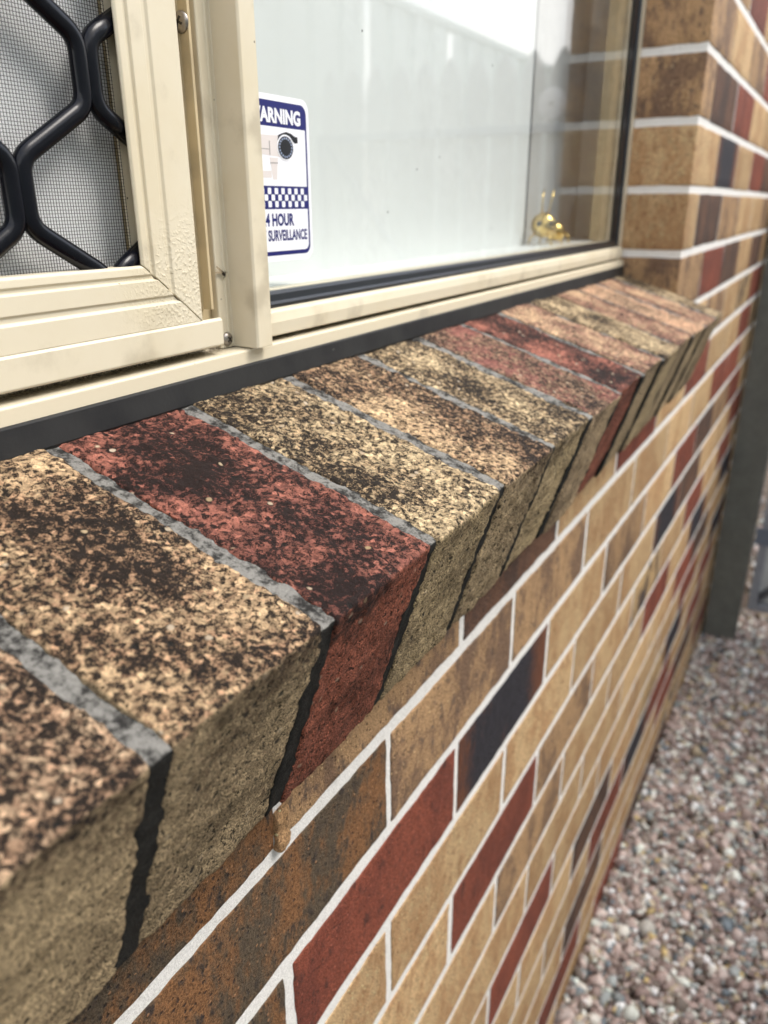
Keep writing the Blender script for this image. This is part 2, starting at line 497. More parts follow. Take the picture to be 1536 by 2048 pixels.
def box(x0, x1, y0, y1, z0, z1):
    return ext([(y0, z0), (y1, z0), (y1, z1), (y0, z1)], x0, x1, 'x')
def lathe(prof, seg=20, axis=Vector((0, 0, 1)), org=Vector((0, 0, 0))):
    q = Vector((0, 0, 1)).rotation_difference(axis.normalized())
    v, f = [], []
    for r, h in prof:
        for i in range(seg):
            a = 2 * math.pi * i / seg
            v.append(org + q @ Vector((r * math.cos(a), r * math.sin(a), h)))
    for k in range(len(prof) - 1):
        for i in range(seg):
            j = (i + 1) % seg
            f.append((k * seg + i, k * seg + j, (k + 1) * seg + j, (k + 1) * seg + i))
    f.append(tuple(range(seg))[::-1])
    f.append(tuple(range((len(prof) - 1) * seg, len(prof) * seg)))
    return fix_normals(mesh('lathe', [tuple(p) for p in v], f, True))
def tube(pts, r, seg=10, flat=1.0):
    """tube along a polyline; r may be a list; flat squeezes the section along y"""
    pts = [Vector(p) for p in pts]
    v, f = [], []
    n = len(pts)
    for i, p in enumerate(pts):
        d = (pts[min(i + 1, n - 1)] - pts[max(i - 1, 0)]).normalized()
        ref = Vector((0, 1, 0)) if abs(d.y) < 0.9 else Vector((1, 0, 0))
        a = d.cross(ref).normalized(); b = a.cross(d).normalized()
        rr = r[i] if isinstance(r, (list, tuple)) else r
        for k in range(seg):
            t = 2 * math.pi * k / seg
            v.append(tuple(p + a * rr * math.cos(t) + b * rr * flat * math.sin(t)))
    for i in range(n - 1):
        for k in range(seg):
            j = (k + 1) % seg
            f.append((i * seg + k, i * seg + j, (i + 1) * seg + j, (i + 1) * seg + k))
    f.append(tuple(range(seg))[::-1]); f.append(tuple(range((n - 1) * seg, n * seg)))
    return fix_normals(mesh('tube', v, f, True))
def ball(c, r, sc=(1, 1, 1), seg=20):
    bm = bmesh.new()
    bmesh.ops.create_uvsphere(bm, u_segments=seg, v_segments=seg // 2 + 2, radius=1)
    for q in bm.verts:
        q.co = Vector((q.co.x * r * sc[0], q.co.y * r * sc[1], q.co.z * r * sc[2])) + Vector(c)
    me = bpy.data.meshes.new('ball'); bm.to_mesh(me); bm.free()
    me.polygons.foreach_set('use_smooth', np.ones(len(me.polygons), bool))
    return me

def vnoise(P, scale, seed=0):
    Q = P * scale + seed * 17.13
    I = np.floor(Q).astype(np.int64); F = Q - I
    F = F * F * (3 - 2 * F)
    def h(ix, iy, iz):
        x = (ix * 374761393 + iy * 668265263 + iz * 2147483647 + seed * 1274126177) & 0xffffffff
        x = ((x ^ (x >> 13)) * 1274126177) & 0xffffffff
        x = x ^ (x >> 16)
        return (x & 0xffff) / 32767.5 - 1.0
    out = 0
    for dx in (0, 1):
        for dy in (0, 1):
            for dz in (0, 1):
                wgt = (F[:, 0] if dx else 1 - F[:, 0]) * (F[:, 1] if dy else 1 - F[:, 1]) * (F[:, 2] if dz else 1 - F[:, 2])
                out = out + wgt * h(I[:, 0] + dx, I[:, 1] + dy, I[:, 2] + dz)
    return out
def axis_pts(L, r, res):
    n = max(1, int(round((L - 2 * r) / res)))
    return np.concatenate([[0, r * 0.35], np.linspace(r, L - r, n + 1), [L - r * 0.35, L]])
def rough_box(dx, dy, dz, res, r, amps, seed, edge=1.0):
    """rounded box centred on the origin, its skin displaced by noise. amps = [(amplitude, frequency)...]"""
    X, Y, Z = axis_pts(dx, r, res), axis_pts(dy, r, res), axis_pts(dz, r, res)
    nx, ny, nz = len(X), len(Y), len(Z)
    idx = -np.ones((nx, ny, nz), int)
    surf = np.zeros((nx, ny, nz), bool)
    surf[[0, -1]] = True; surf[:, [0, -1]] = True; surf[:, :, [0, -1]] = True
    I = np.argwhere(surf)
    idx[surf] = np.arange(len(I))
    P = np.stack([X[I[:, 0]], Y[I[:, 1]], Z[I[:, 2]]], 1)
    lim = np.array([dx, dy, dz])
    inner = np.clip(P, r, lim - r)
    d = P - inner
    ln = np.linalg.norm(d, axis=1, keepdims=True); ln[ln == 0] = 1
    nrm = d / ln
    P = inner + nrm * r
    F = []
    def quads(A, flip):
        a, b, c, e = A[:-1, :-1], A[1:, :-1], A[1:, 1:], A[:-1, 1:]
        q = np.stack([a, b, c, e], -1).reshape(-1, 4)
        F.append(q[:, ::-1] if flip else q)
    quads(idx[:, :, 0], True); quads(idx[:, :, -1], False)
    quads(idx[:, 0, :], False); quads(idx[:, -1, :], True)
    quads(idx[0], True); quads(idx[-1], False)
    off = 0
    for k, (a, fr) in enumerate(amps):
        off = off + a * vnoise(P + seed * 3.7, fr, seed + k)
    P = P + nrm * np.array([edge, 1.0, edge]) * np.reshape(off, (-1, 1)) - lim / 2
    return mesh('rough_brick', P, np.concatenate(F), True)

# ---------------------------------------------------------------- dimensions recovered from the photograph
BED0, CP = -0.182, 0.086            # first bed joint under the sill, course pitch
XE = 1.10                           # window reveal / corner of the pier
ZG = -1.175                         # gravel level
TH = math.radians(17.8)             # slope of the sill
YF = -0.0684                        # front top edge of the sill (z = 0)
YG = 0.092                          # glass

# ---------------------------------------------------------------- ground, gravel
o = put('ground', mesh('ground', [(-40, -40, ZG - 0.02), (60, -40, ZG - 0.02), (60, 40, ZG - 0.02), (-40, 40, ZG - 0.02)], [(0, 1, 2, 3)]), 'soil')
tag(o, 'sandy soil under the gravel along the house', 'ground', kind='structure')
def gravel():
    t = (1 + 5 ** 0.5) / 2
    bm = bmesh.new(); bmesh.ops.create_icosphere(bm, subdivisions=1, radius=1)
    bm.verts.ensure_lookup_table()
    bv = np.array([q.co for q in bm.verts]); bf = np.array([[q.index for q in p.verts] for p in bm.faces]); bm.free()
    regs = [(0.45, 2.6, -0.62, 0.0, 30000), (2.6, 4.0, -1.36, 0.0, 4000), (-0.8, 2.6, -1.36, -0.62, 5000)]
    xs, ys = [], []
    for x0, x1, y0, y1, n in regs:
        xs.append(rng.uniform(x0, x1, n)); ys.append(rng.uniform(y0, y1, n))
    x = np.concatenate(xs); y = np.concatenate(ys); n = len(x)
    size = rng.lognormal(math.log(0.0068), 0.38, n).clip(0.003, 0.016)
    z = ZG - 0.006 + rng.uniform(-0.012, 0.006, n) - size * 0.2
    Vs = bv[None] * (1 + rng.uniform(-0.28, 0.28, (n, len(bv), 1)))
    Vs = Vs * (size[:, None] * rng.uniform(0.65, 1.35, (n, 3)) * np.array([1, 1, 0.75]))[:, None, :]
    q = rng.normal(size=(n, 4)); q /= np.linalg.norm(q, axis=1, keepdims=True)
    a, b, c, d = q.T
    Rm = np.stack([np.stack([1 - 2 * (c * c + d * d), 2 * (b * c - a * d), 2 * (b * d + a * c)], -1),
                   np.stack([2 * (b * c + a * d), 1 - 2 * (b * b + d * d), 2 * (c * d - a * b)], -1),
                   np.stack([2 * (b * d - a * c), 2 * (c * d + a * b), 1 - 2 * (b * b + c * c)], -1)], 1)
    Vs = np.einsum('nij,nkj->nki', Rm, Vs) + np.stack([x, y, z], 1)[:, None, :]
    Vs[:, :, 1] = np.minimum(Vs[:, :, 1], -0.001)
    Fs = (bf[None] + (np.arange(n) * len(bv))[:, None, None]).reshape(-1, 3)
    me = mesh('gravel', Vs.reshape(-1, 3), Fs)
    pal = np.array([(0.30, 0.205, 0.185), (0.25, 0.165, 0.15), (0.42, 0.35, 0.32), (0.55, 0.50, 0.46), (0.17, 0.11, 0.10), (0.33, 0.24, 0.17),
                    (0.10, 0.105, 0.12), (0.21, 0.20, 0.20), (0.40, 0.27, 0.13), (0.36, 0.26, 0.24), (0.65, 0.61, 0.56), (0.14, 0.10, 0.085)])
    pr = np.array([.17, .15, .12, .07, .13, .07, .05, .07, .02, .11, .03, .06]); pr = pr / pr.sum()
    colr = (pal[rng.choice(len(pal), n, p=pr)] * rng.uniform(0.95, 1.95, (n, 1)) * np.array([1.0, 1.14, 1.13])).clip(0, 0.85)
    at = me.attributes.new('stone', 'FLOAT_COLOR', 'POINT')
    at.data.foreach_set('color', np.repeat(np.concatenate([colr, np.ones((n, 1))], 1), len(bv), axis=0).astype(np.float32).ravel())
    return me
tag(put('gravel', gravel(), 'stone'), 'mixed pink, grey and brown gravel beside the brick wall', 'gravel', kind='stuff')

# ---------------------------------------------------------------- brick wall and pier
wall = empty('brick_wall', (0.3, 0.05, ZG), 'tan, red and charcoal brick wall with white mortar below and right of window', 'brick wall')
WX0, WX1 = -0.24, 3.0
TOPC = -10
mv = []
def mortar_mesh():
    # below the sill: front at y = 0.0022; pier: same front, reveal side at x = XE + 0.0025
    ztop, zp = -0.096, BED0 - CP * TOPC
    y0, y1 = 0.0003, 0.105
    prof = [(WX0, ZG - 0.1), (WX1, ZG - 0.1), (WX1, zp), (XE + 0.0006, zp), (XE + 0.0006, ztop), (WX0, ztop)]
    return ext(prof, y0, y1, 'y')
put('mortar', mortar_mesh(), 'mortar', wall)
KIND = {-1: {-1: 'O', 0: 'B', 1: 'K', 2: 'T', 3: 'R', 4: 'T', 5: 'R', 8: 'R'},
        0: {-1: 'O', 0: 'B', 1: 'B', 2: 'T', 3: 'T', 6: 'R'},
        1: {-1: 'O', 0: 'R', 1: 'D', 2: 'T', 3: 'B', 4: 'T', 5: 'R', 6: 'K', 8: 'R'},
        2: {-1: 'T', 4: 'D', 7: 'T', 8: 'R'}, 3: {1: 'R', 2: 'B', 4: 'M', 6: 'R', 8: 'R'}, 4: {1: 'B', 4: 'R', 6: 'D', 8: 'D'},
        5: {6: 'R', 7: 'K'}, 6: {1: 'R', 6: 'R', 8: 'D'}, 7: {3: 'K', 6: 'D', 8: 'R'}, 8: {3: 'R', 4: 'D', 5: 'R', 7: 'R'},
        9: {3: 'K', 6: 'R', 7: 'K'}, 10: {2: 'R', 6: 'M', 8: 'R'}, 11: {4: 'R', 6: 'K'},
        -2: {4: 'T', 5: 'B', 6: 'T', 7: 'M', 8: 'R', 9: 'T'}, -3: {4: 'B', 5: 'R', 6: 'K', 7: 'T', 8: 'K', 9: 'T'},
        -4: {3: 'T', 4: 'K', 5: 'B', 6: 'T', 7: 'T', 8: 'B'}, -5: {4: 'T', 5: 'D', 6: 'T', 7: 'R', 8: 'K'},
        -6: {3: 'B', 4: 'K', 5: 'R', 6: 'T', 7: 'T'}, -7: {4: 'B', 5: 'T', 6: 'B', 7: 'R'}, -8: {4: 'T', 5: 'R'}, -9: {5: 'K'}}
PROTO = {}
def proto(L, Hh, D, near, seed):
    key = (round(L, 3), round(Hh, 3), round(D, 3), near, seed)
    if key not in PROTO:
        if near:
            PROTO[key] = rough_box(L, D, Hh, 0.0045, 0.0012, [(0.00022, 150), (0.00022, 45)], seed, 4.5)
        else:
            PROTO[key] = rough_box(L, D, Hh, 0.014, 0.0012, [(0.0003, 70)], seed, 3.6)
    me = PROTO[key].copy() if False else PROTO[key]
    return me
def brick(x0, x1, z0, z1, kind, near, depth=0.05, seed=0):
    me = proto(x1 - x0, z1 - z0, depth, near, seed % (7 if near else 4))
    o = bpy.data.objects.new('brick', me)
    if not me.materials:
        me.materials.append(M['T'])
    link(o, wall)
    o.matrix_parent_inverse = Matrix.Translation(-Vector(wall.location))
    o.location = ((x0 + x1) / 2, depth / 2, (z0 + z1) / 2)
    o.material_slots[0].link = 'OBJECT'
    o.material_slots[0].material = M[kind]
    return o
bn = 0
J = 0.0054
for c in range(TOPC, 12):
    off = 0.25 if c % 2 == 0 else 0.13
    z1 = BED0 - CP * c - J; z0 = BED0 - CP * (c + 1) + J
    if c == -1: z1 = -0.103
    if c < -1:
        xs = [XE] + [off + 0.235 * n for n in range(0, 14) if off + 0.235 * n > XE + 0.04 and off + 0.235 * n < WX1 - 0.05] + [WX1]
    else:
        xs = [WX0] + [off + 0.235 * n for n in range(-3, 14) if WX0 + 0.04 < off + 0.235 * n < WX1 - 0.05] + [WX1]
    for a, b in zip(xs[:-1], xs[1:]):
        n = int(math.floor(((a + b) / 2 - off) / 0.235))
        k = KIND.get(c, {}).get(n)
        if k is None:
            k = random.choices(['T', 'B', 'R', 'K', 'M'], [0.72, 0.08, 0.08, 0.06, 0.06])[0]
            if c >= 0 and (a + b) / 2 < 1.4: k = 'T'
        corner = (c < -1 and a == XE)
        a2 = a if (a in (WX0, XE)) else a + J * 0.8
        b2 = b if b == WX1 else b - J * 0.8
        near = c >= -1 and c <= 5 and a < 0.75
        bn += 1
        dz = random.uniform(-0.0006, 0.0006)
        if corner:
            # corner brick: its end shows in the reveal
            o = brick(a2 - 0.001, b2, z0, z1, k, False, 0.108, bn)
            o.location.y -= 0.001
        else:
            o = brick(a2, b2, z0 + dz, z1 + dz, k, near, 0.05, bn)
            o.location.y += random.uniform(-0.0007, -0.0004)
            o.location.x += random.uniform(-0.001, 0.001)
# snapped lump of mortar under the sill, at the end of the cut brick
lump = rough_box(0.011, 0.009, 0.026, 0.002, 0.003, [(0.0022, 160), (0.001, 420)], 31)
o = put('mortar_lump', lump, 'T', wall, (0.131, 0.0005, -0.166))

# ---------------------------------------------------------------- sloping brick sill
SP = 0.086
sill = empty('brick_window_sill', (0.5, 0.0, -0.10), 'sloping sill of soot-stained bricks on edge under the window', 'window sill')
u_ = Vector((0, math.cos(TH), math.sin(TH)))       # up the slope
n_ = Vector((0, -math.sin(TH), math.cos(TH)))      # out of the top face
RB = Matrix(((1, 0, 0), (0, math.cos(TH), -math.sin(TH)), (0, math.sin(TH), math.cos(TH))))
LEN, HGT, WID = 0.158, 0.1077, 0.0765
SK = {-2: 's_tan', -1: 's_red', 0: 's_pink', 1: 's_tan', 2: 's_red', 3: 's_yel', 4: 's_tan', 5: 's_yel', 6: 's_dusk', 7: 's_red', 8: 's_mix', 9: 's_yel', 10: 's_mix', 11: 's_org', 12: 's_mix', 13: 's_yel'}
def sill_piece(name, x0, x1, mat, res, drop, back, amps, seed, r):
    L, Hh, Wd = LEN - back, HGT - drop, x1 - x0
    me = rough_box(Wd, L, Hh, res, r, amps, seed)
    c = Vector(((x0 + x1) / 2, YF, 0)) + u_ * (back + L / 2) - n_ * (drop + Hh / 2)
    o = bpy.data.objects.new(name, me)
    me.materials.append(M[mat])
    link(o, sill)
    o.matrix_parent_inverse = Matrix.Translation(-Vector(sill.location))
    o.matrix_basis = Matrix.Translation(c) @ RB.to_4x4()
    return o
XS = XE - 0.003
for k in range(-2, 14):
    x1 = k * SP - 0.0040; x0 = (k - 1) * SP + 0.0040
    if k == 13: x1 = XS
    if x0 > XS: break
    near = k <= 6
    jx = random.uniform(-0.0008, 0.0008)
    b = sill_piece('brick', x0 + jx, x1 + jx, SK[k], 0.0017 if 0 <= k <= 4 else (0.0024 if near and k > 0 else 0.0045), 0.0, 0.0,
                   [(0.0012, 45), (0.0007, 170), (0.0006, 420)] if near else [(0.0012, 45), (0.0008, 150)], 40 + k, 0.0021)
    b.location += n_ * random.uniform(-0.0012, 0.0008) + u_ * random.uniform(-0.0015, 0.0015)
    if k < 13:
        sill_piece('mortar_joint', k * SP - 0.0075, k * SP + 0.0075, 'smortar', 0.002 if 0 <= k <= 5 else 0.005, 0.0012, -0.0004,
                   [(0.0007, 60), (0.0006, 260)], 80 + k, 0.0022)

# ---------------------------------------------------------------- window
win = empty('sliding_window', (0.5, 0.09, 0.058), 'cream aluminium window with fixed glass pane, mullion and black rubber seal', 'window')
WL, WR = -0.55, XE - 0.003
put('rubber_seal', ext([(0.0748, 0.0465), (0.0768, 0.0585), (0.0790, 0.0590), (0.0800, 0.0440), (0.0760, 0.0440)], WL, WR - 0.006, 'x'), 'rubber', win, bevel=0.0007)
put('sill_channel', ext([(0.0782, 0.0560), (0.0782, 0.0658), (0.0790, 0.0665), (0.0935, 0.0674), (0.0935, 0.110), (0.099, 0.110), (0.150, 0.094), (0.150, 0.0560)][:4] +
                        [(0.0935, 0.0740), (0.0985, 0.0740), (0.0985, 0.0560)], WL, WR - 0.004, 'x'), 'cream_grime', win, bevel=0.0005)
put('bottom_track', ext([(0.0800, 0.0716), (0.0792, 0.0725), (0.0792, 0.0852), (0.0803, 0.0866), (0.0815, 0.0866), (0.0822, 0.0820), (0.0930, 0.0800), (0.0930, 0.0728), (0.0815, 0.0716)], WL, 0.2075, 'x'), 'cream', win, bevel=0.0005)
put('glazing_bead', ext([(0.0812, 0.0700), (0.0805, 0.0706), (0.0800, 0.0780), (0.0812, 0.0835), (0.0825, 0.0848), (0.0865, 0.0860), (0.0934, 0.0860), (0.0934, 0.0745), (0.0845, 0.0700)], 0.2277, WR - 0.006, 'x'), 'cream', win, bevel=0.0006)
put('gasket', ext([(0.0850, 0.0855), (0.0846, 0.0878), (0.0858, 0.0892), (0.0872, 0.0888), (0.0880, 0.0930), (0.0893, 0.0946), (0.0918, 0.0950), (0.0918, 0.0855)], 0.229, 1.0815, 'x'), 'gasket', win, bevel=0.0004)
put('gasket', ext([(1.0600, 0.0900), (1.0605, 0.0918), (1.0825, 0.0918), (1.0825, 0.0855), (1.0790, 0.0855), (1.0780, 0.0885), (1.0640, 0.0893)], 0.0865, 0.9, 'z'), 'gasket', win, bevel=0.0004)
put('jamb', ext([(1.0815, 0.0850), (1.0990, 0.0850), (1.0990, 0.104), (1.0560, 0.104), (1.0560, 0.0942), (1.0815, 0.0942)], 0.0590, 0.95, 'z'), 'cream', win, bevel=0.0006)
put('jamb_liner', ext([(1.020, 0.0985), (1.0550, 0.0985), (1.0550, 0.112), (1.020, 0.112)], 0.0965, 0.95, 'z'), 'cream_tan', win, bevel=0.0008)
put('inner_bottom_frame', box(0.235, 1.054, 0.0942, 0.104, 0.0745, 0.0952), 'cream', win, bevel=0.0005)
# mullion: plate, projecting web, outer flange
put('mullion', ext([(0.2172, 0.0952), (0.2172, 0.0905), (0.2178, 0.0899), (0.2232, 0.0899), (0.2237, 0.0893), (0.2250, 0.0893), (0.2255, 0.0899), (0.2276, 0.0899), (0.2276, 0.0730), (0.2287, 0.0719), (0.2408, 0.0719), (0.2416, 0.0728),
                    (0.2416, 0.0752), (0.2312, 0.0752), (0.2306, 0.0890), (0.2380, 0.0912), (0.2380, 0.0952)], 0.0674, 0.95, 'z'), 'cream', win, bevel=0.0004)
put('retainer_strip', ext([(0.1700, 0.0955), (0.1700, 0.0938), (0.2090, 0.0938), (0.2093, 0.0880), (0.2112, 0.0880), (0.2112, 0.0955)], 0.0900, 0.95, 'z'), 'cream_tan', win, bevel=0.0003)
put('mullion_back', box(0.165, 0.228, 0.0957, 0.103, 0.0745, 0.95), 'cream_tan', win, bevel=0.0003)
def screw(x, y, z, r, ang, axis):
    s = put('screw', lathe([(r * 0.98, 0), (r, 0.0003), (r * 0.93, 0.0009), (r * 0.75, 0.0016), (r * 0.42, 0.0021), (r * 0.05, 0.0023)], 24, axis, Vector((x, y, z))), 'steel', win)
    e1 = axis.cross(Vector((0, 0, 1))); e2 = Vector((0, 0, 1))
    for a in (ang, ang + math.pi / 2):
        w_, l_ = r * 0.11, r * 0.50
        v = []
        for h in (0.0010, 0.00245):
            for sx, sz in ((-l_, -w_), (l_, -w_), (l_, w_), (-l_, w_)):
                v.append(tuple(Vector((x, y, z)) + axis * h + e1 * (sx * math.cos(a) - sz * math.sin(a)) + e2 * (sx * math.sin(a) + sz * math.cos(a))))
        me = fix_normals(mesh('slot', v, [(0, 1, 2, 3), (7, 6, 5, 4), (0, 4, 5, 1), (1, 5, 6, 2), (2, 6, 7, 3), (3, 7, 4, 0)]))
        put('slot', me, 'slot', s)
    return s
screw(0.2090, 0.0922, 0.2262, 0.0050, 0.5, Vector((-1, 0, 0)))
screw(0.2222, 0.0899, 0.0722, 0.0040, 0.9, Vector((0, -1, 0)))
put('glass_pane', box(0.2385, 1.0810, YG, YG + 0.004, 0.088, 0.95), 'glass', win)

# ---------------------------------------------------------------- security screen
scr = empty('security_screen', (0.0, 0.086, 0.0866), 'cream framed security screen with black diamond grille over fly mesh', 'security screen')
SY = 0.0805
def screen_profile(w_, open_side):
    # across the frame member (0 = inner edge), depth y; the stile is an open channel that takes the grille
    head = [(0.0115, 0.0905), (0.0115, SY + 0.0021), (0.0002, SY + 0.0021), (0.0, SY + 0.0012)] if open_side else [(0.0, 0.0905), (0.0, SY + 0.0012)]
    return head + [(0.0010, SY + 0.0002), (0.0042, SY), (0.0050, SY + 0.0010), (0.0066, SY + 0.0010), (0.0072, SY - 0.0004), (0.0150, SY - 0.0004), (0.0158, SY + 0.0006), (0.0180, SY + 0.0006), (0.0190, SY - 0.0006),
            (w_ - 0.0010, SY - 0.0006), (w_, SY + 0.0004), (w_, 0.0905)]
ZI, ZO = 0.1166, 0.0856             # inner and outer edge of the bottom rail
XI, XO = 0.1558, 0.1935             # inner and outer edge of the stile
def mitred(member):
    v, f = [], []
    if member == 'rail':
        w_ = ZI - ZO
        prof = screen_profile(w_, False)
        for s, y in prof:
            xm = XI + (XO - XI) * s / w_
            v.append((xm - 0.00035, y, ZI - s))
        for s, y in prof:
            v.append((WL, y, ZI - s))
    else:
        w_ = XO - XI
        prof = screen_profile(w_, True)
        for s, y in prof:
            zm = ZI - (ZI - ZO) * s / w_
            v.append((XI + s, y, zm + 0.00035))
        for s, y in prof:
            v.append((XI + s, y, 0.95))
    n = len(prof)
    f = [(i, (i + 1) % n, n + (i + 1) % n, n + i) for i in range(n)] + [tuple(range(n)), tuple(range(n, 2 * n))]
    return fix_normals(mesh(member, v, f))
put('bottom_rail', mitred('rail'), 'cream_screen', scr, bevel=0.0003)
put('stile', mitred('stile'), 'cream_screen', scr, bevel=0.0003)
put('back_flange', box(0.1588, 0.1690, 0.0902, 0.0916, ZI - 0.004, 0.95), 'cream', scr, bevel=0.0003)
GX, GZ, DXg, DZg = 0.1410, 0.1960, 0.0423, 0.048
def rounded(pts, r=0.006, n=4):
    out = [pts[0]]
    for a, b, c in zip(pts[:-2], pts[1:-1], pts[2:]):
        a, b, c = Vector(a), Vector(b), Vector(c)
        p = b + (a - b).normalized() * r; q = b + (c - b).normalized() * r
        for i in range(n + 1):
            t = i / n
            out.append(tuple((1 - t) ** 2 * p + 2 * t * (1 - t) * b + t * t * q))
    out.append(pts[-1])
    return out
def clip_right(pts, xm=0.1632):
    # the outermost bar: one piece for each stretch that shows left of the stile channel
    runs, cur = [], []
    for p_, q_ in zip(pts[:-1], pts[1:]):
        if p_[0] <= xm:
            if not cur: cur = [p_]
            if q_[0] <= xm: cur.append(q_)
            else:
                t_ = (xm - p_[0]) / (q_[0] - p_[0])
                cur.append(tuple(Vector(p_).lerp(Vector(q_), t_))); runs.append(cur); cur = []
        elif q_[0] <= xm:
            t_ = (xm - p_[0]) / (q_[0] - p_[0])
            cur = [tuple(Vector(p_).lerp(Vector(q_), t_)), q_]
    if cur: runs.append(cur)
    return runs
hl, hb = 0.0130, 0.0030
for k in range(-1, 16):
    # bar running up between column k (right) and column k+1 (left)
    pts = []
    for j in range(-6, 17):
        right = (j % 2 == 0)
        colk = k if right else k + 1
        x = GX - DXg * colk + (-hb if right else hb)
        z = GZ - DZg * k + DZg * (j - 1 + 1) + (0 if True else 0)
        pts += [(x, 0.0862, z - hl), (x, 0.0862, z + hl)]
    pts = [q for q in pts if 0.075 < q[2] < 0.98]
    if len(pts) < 4 or max(q[0] for q in pts) > 0.24 or min(q[0] for q in pts) < WL: continue
    # keep inside the frame channel
    pts = [(min(q[0], 0.1630) if q[0] > 0.15 else q[0], q[1], max(q[2], 0.0885)) for q in pts] if k >= 0 else clip_right(pts)
    for run in (pts if k < 0 else [pts]):
        if len(run) > 1: put('grille_bar', tube(rounded(run), 0.0043, 12, 0.80), 'grille', scr)
def fly_mesh():
    P, r, y = 0.00145, 0.000085, 0.0899
    V, F = [], []
    def bar(x0, x1, z0, z1, yy):
        b = len(V)
        V.extend([(x0, yy - r, z0), (x1, yy - r, z0), (x1, yy - r, z1), (x0, yy - r, z1), (x0, yy + r, z0), (x1, yy + r, z0), (x1, yy + r, z1), (x0, yy + r, z1)])
        F.extend([(b, b + 1, b + 2, b + 3), (b + 7, b + 6, b + 5, b + 4), (b, b + 4, b + 5, b + 1), (b + 2, b + 6, b + 7, b + 3), (b + 1, b + 5, b + 6, b + 2), (b, b + 3, b + 7, b + 4)])
    x = -0.12
    while x < 0.1588:
        bar(x - r, x + r, 0.112, 0.36, y); x += P
    z = 0.1125
    while z < 0.36:
        bar(-0.12, 0.1590, z - r, z + r, y + 0.0002); z += P
    return mesh('fly_mesh', V, np.array(F))
tag(put('insect_mesh', fly_mesh(), 'mesh', scr), kind='stuff')

# ---------------------------------------------------------------- warning sticker on the glass
def text_fit(body, x0, x1, z0, z1, y, bold):
    """flat lettering stretched to fill the given box"""
    cu = bpy.data.curves.new('text', 'FONT')
    cu.body = body; cu.size = 1.0; cu.offset = bold; cu.resolution_u = 3
    to = bpy.data.objects.new('text', cu)
    COL.objects.link(to)
    me = bpy.data.meshes.new_from_object(to.evaluated_get(bpy.context.evaluated_depsgraph_get()))
    bpy.data.objects.remove(to); bpy.data.curves.remove(cu)
    me.materials.clear()
    xs = [q.co.x for q in me.vertices]; zs = [q.co.y for q in me.vertices]
    xa, xb, za, zb = min(xs), max(xs), min(zs), max(zs)
    for q in me.vertices:
        q.co = Vector((x0 + (q.co.x - xa) / (xb - xa) * (x1 - x0), y, z0 + (q.co.y - za) / (zb - za) * (z1 - z0)))
    return me
def rrect(x0, x1, z0, z1, r, y0, y1, corners=(1, 1, 1, 1)):
    pts = []
    for (cx, cz, a0, on) in ((x1 - r, z0 + r, -90, corners[0]), (x1 - r, z1 - r, 0, corners[1]), (x0 + r, z1 - r, 90, corners[2]), (x0 + r, z0 + r, 180, corners[3])):
        if on:
            for i in range(9):
                a = math.radians(a0 + 90 * i / 8)
                pts.append((cx + r * math.cos(a), cz + r * math.sin(a)))
        else:
            s1, s2 = {-90: (1, -1), 0: (1, 1), 90: (-1, 1), 180: (-1, -1)}[a0]
            pts.append((cx + r * s1, cz + r * s2))
    return ext(pts, y0, y1, 'y')
stk = empty('warning_sticker', (0.272, 0.0915, 0.111), 'white and navy 24 hour surveillance warning sticker on the window glass', 'sticker')
X0, X1, Z0, Z1 = 0.2450, 0.3136, 0.1113, 0.2020
y = 0.0918
put('sticker_base', rrect(X0, X1, Z0, Z1, 0.0068, y - 0.00018, y), 'st_white', stk)
def lay(n): return y - 0.00018 - 0.00007 * n, y - 0.00018 - 0.00007 * (n - 1) - 0.00001
a, b = lay(1)
put('navy_border', rrect(X0 + 0.0026, X1 - 0.0026, 0.1148, 0.1988, 0.0055, a, b), 'st_navy', stk)
a, b = lay(2)
pic = put('picture_panel', rrect(X0 + 0.0044, X1 - 0.0044, 0.1538, 0.1854, 0.0005, a, b), 'st_white', stk)
txp = put('text_panel', rrect(X0 + 0.0044, X1 - 0.0044, 0.1172, 0.1410, 0.0040, a, b, (1, 0, 0, 1)), 'st_white', stk)
put('lettering', text_fit('WARNING', 0.2550, 0.3047, 0.1872, 0.1953, a - 0.0001, 0.045), 'st_white', stk)
for r_ in range(3):
    for i in range(18):
        cx = 0.3041 - 0.0033 * i + (0.0033 if r_ == 1 else 0.0)
        if i % 2 or cx < X0 + 0.006: continue
        put('check_square', rrect(cx - 0.00165, cx + 0.00165, 0.1421 + r_ * 0.0036, 0.1421 + r_ * 0.0036 + 0.0034, 0.0006, a, b), 'st_white', stk)
a, b = lay(3)
put('lettering', text_fit('24 HOUR', 0.2622, 0.2942, 0.1314, 0.1387, a, 0.04), 'st_navy', txp)
put('lettering', text_fit('CCTV SURVEILLANCE', 0.2505, 0.3074, 0.1230, 0.1294, a, 0.034), 'st_navy', txp)
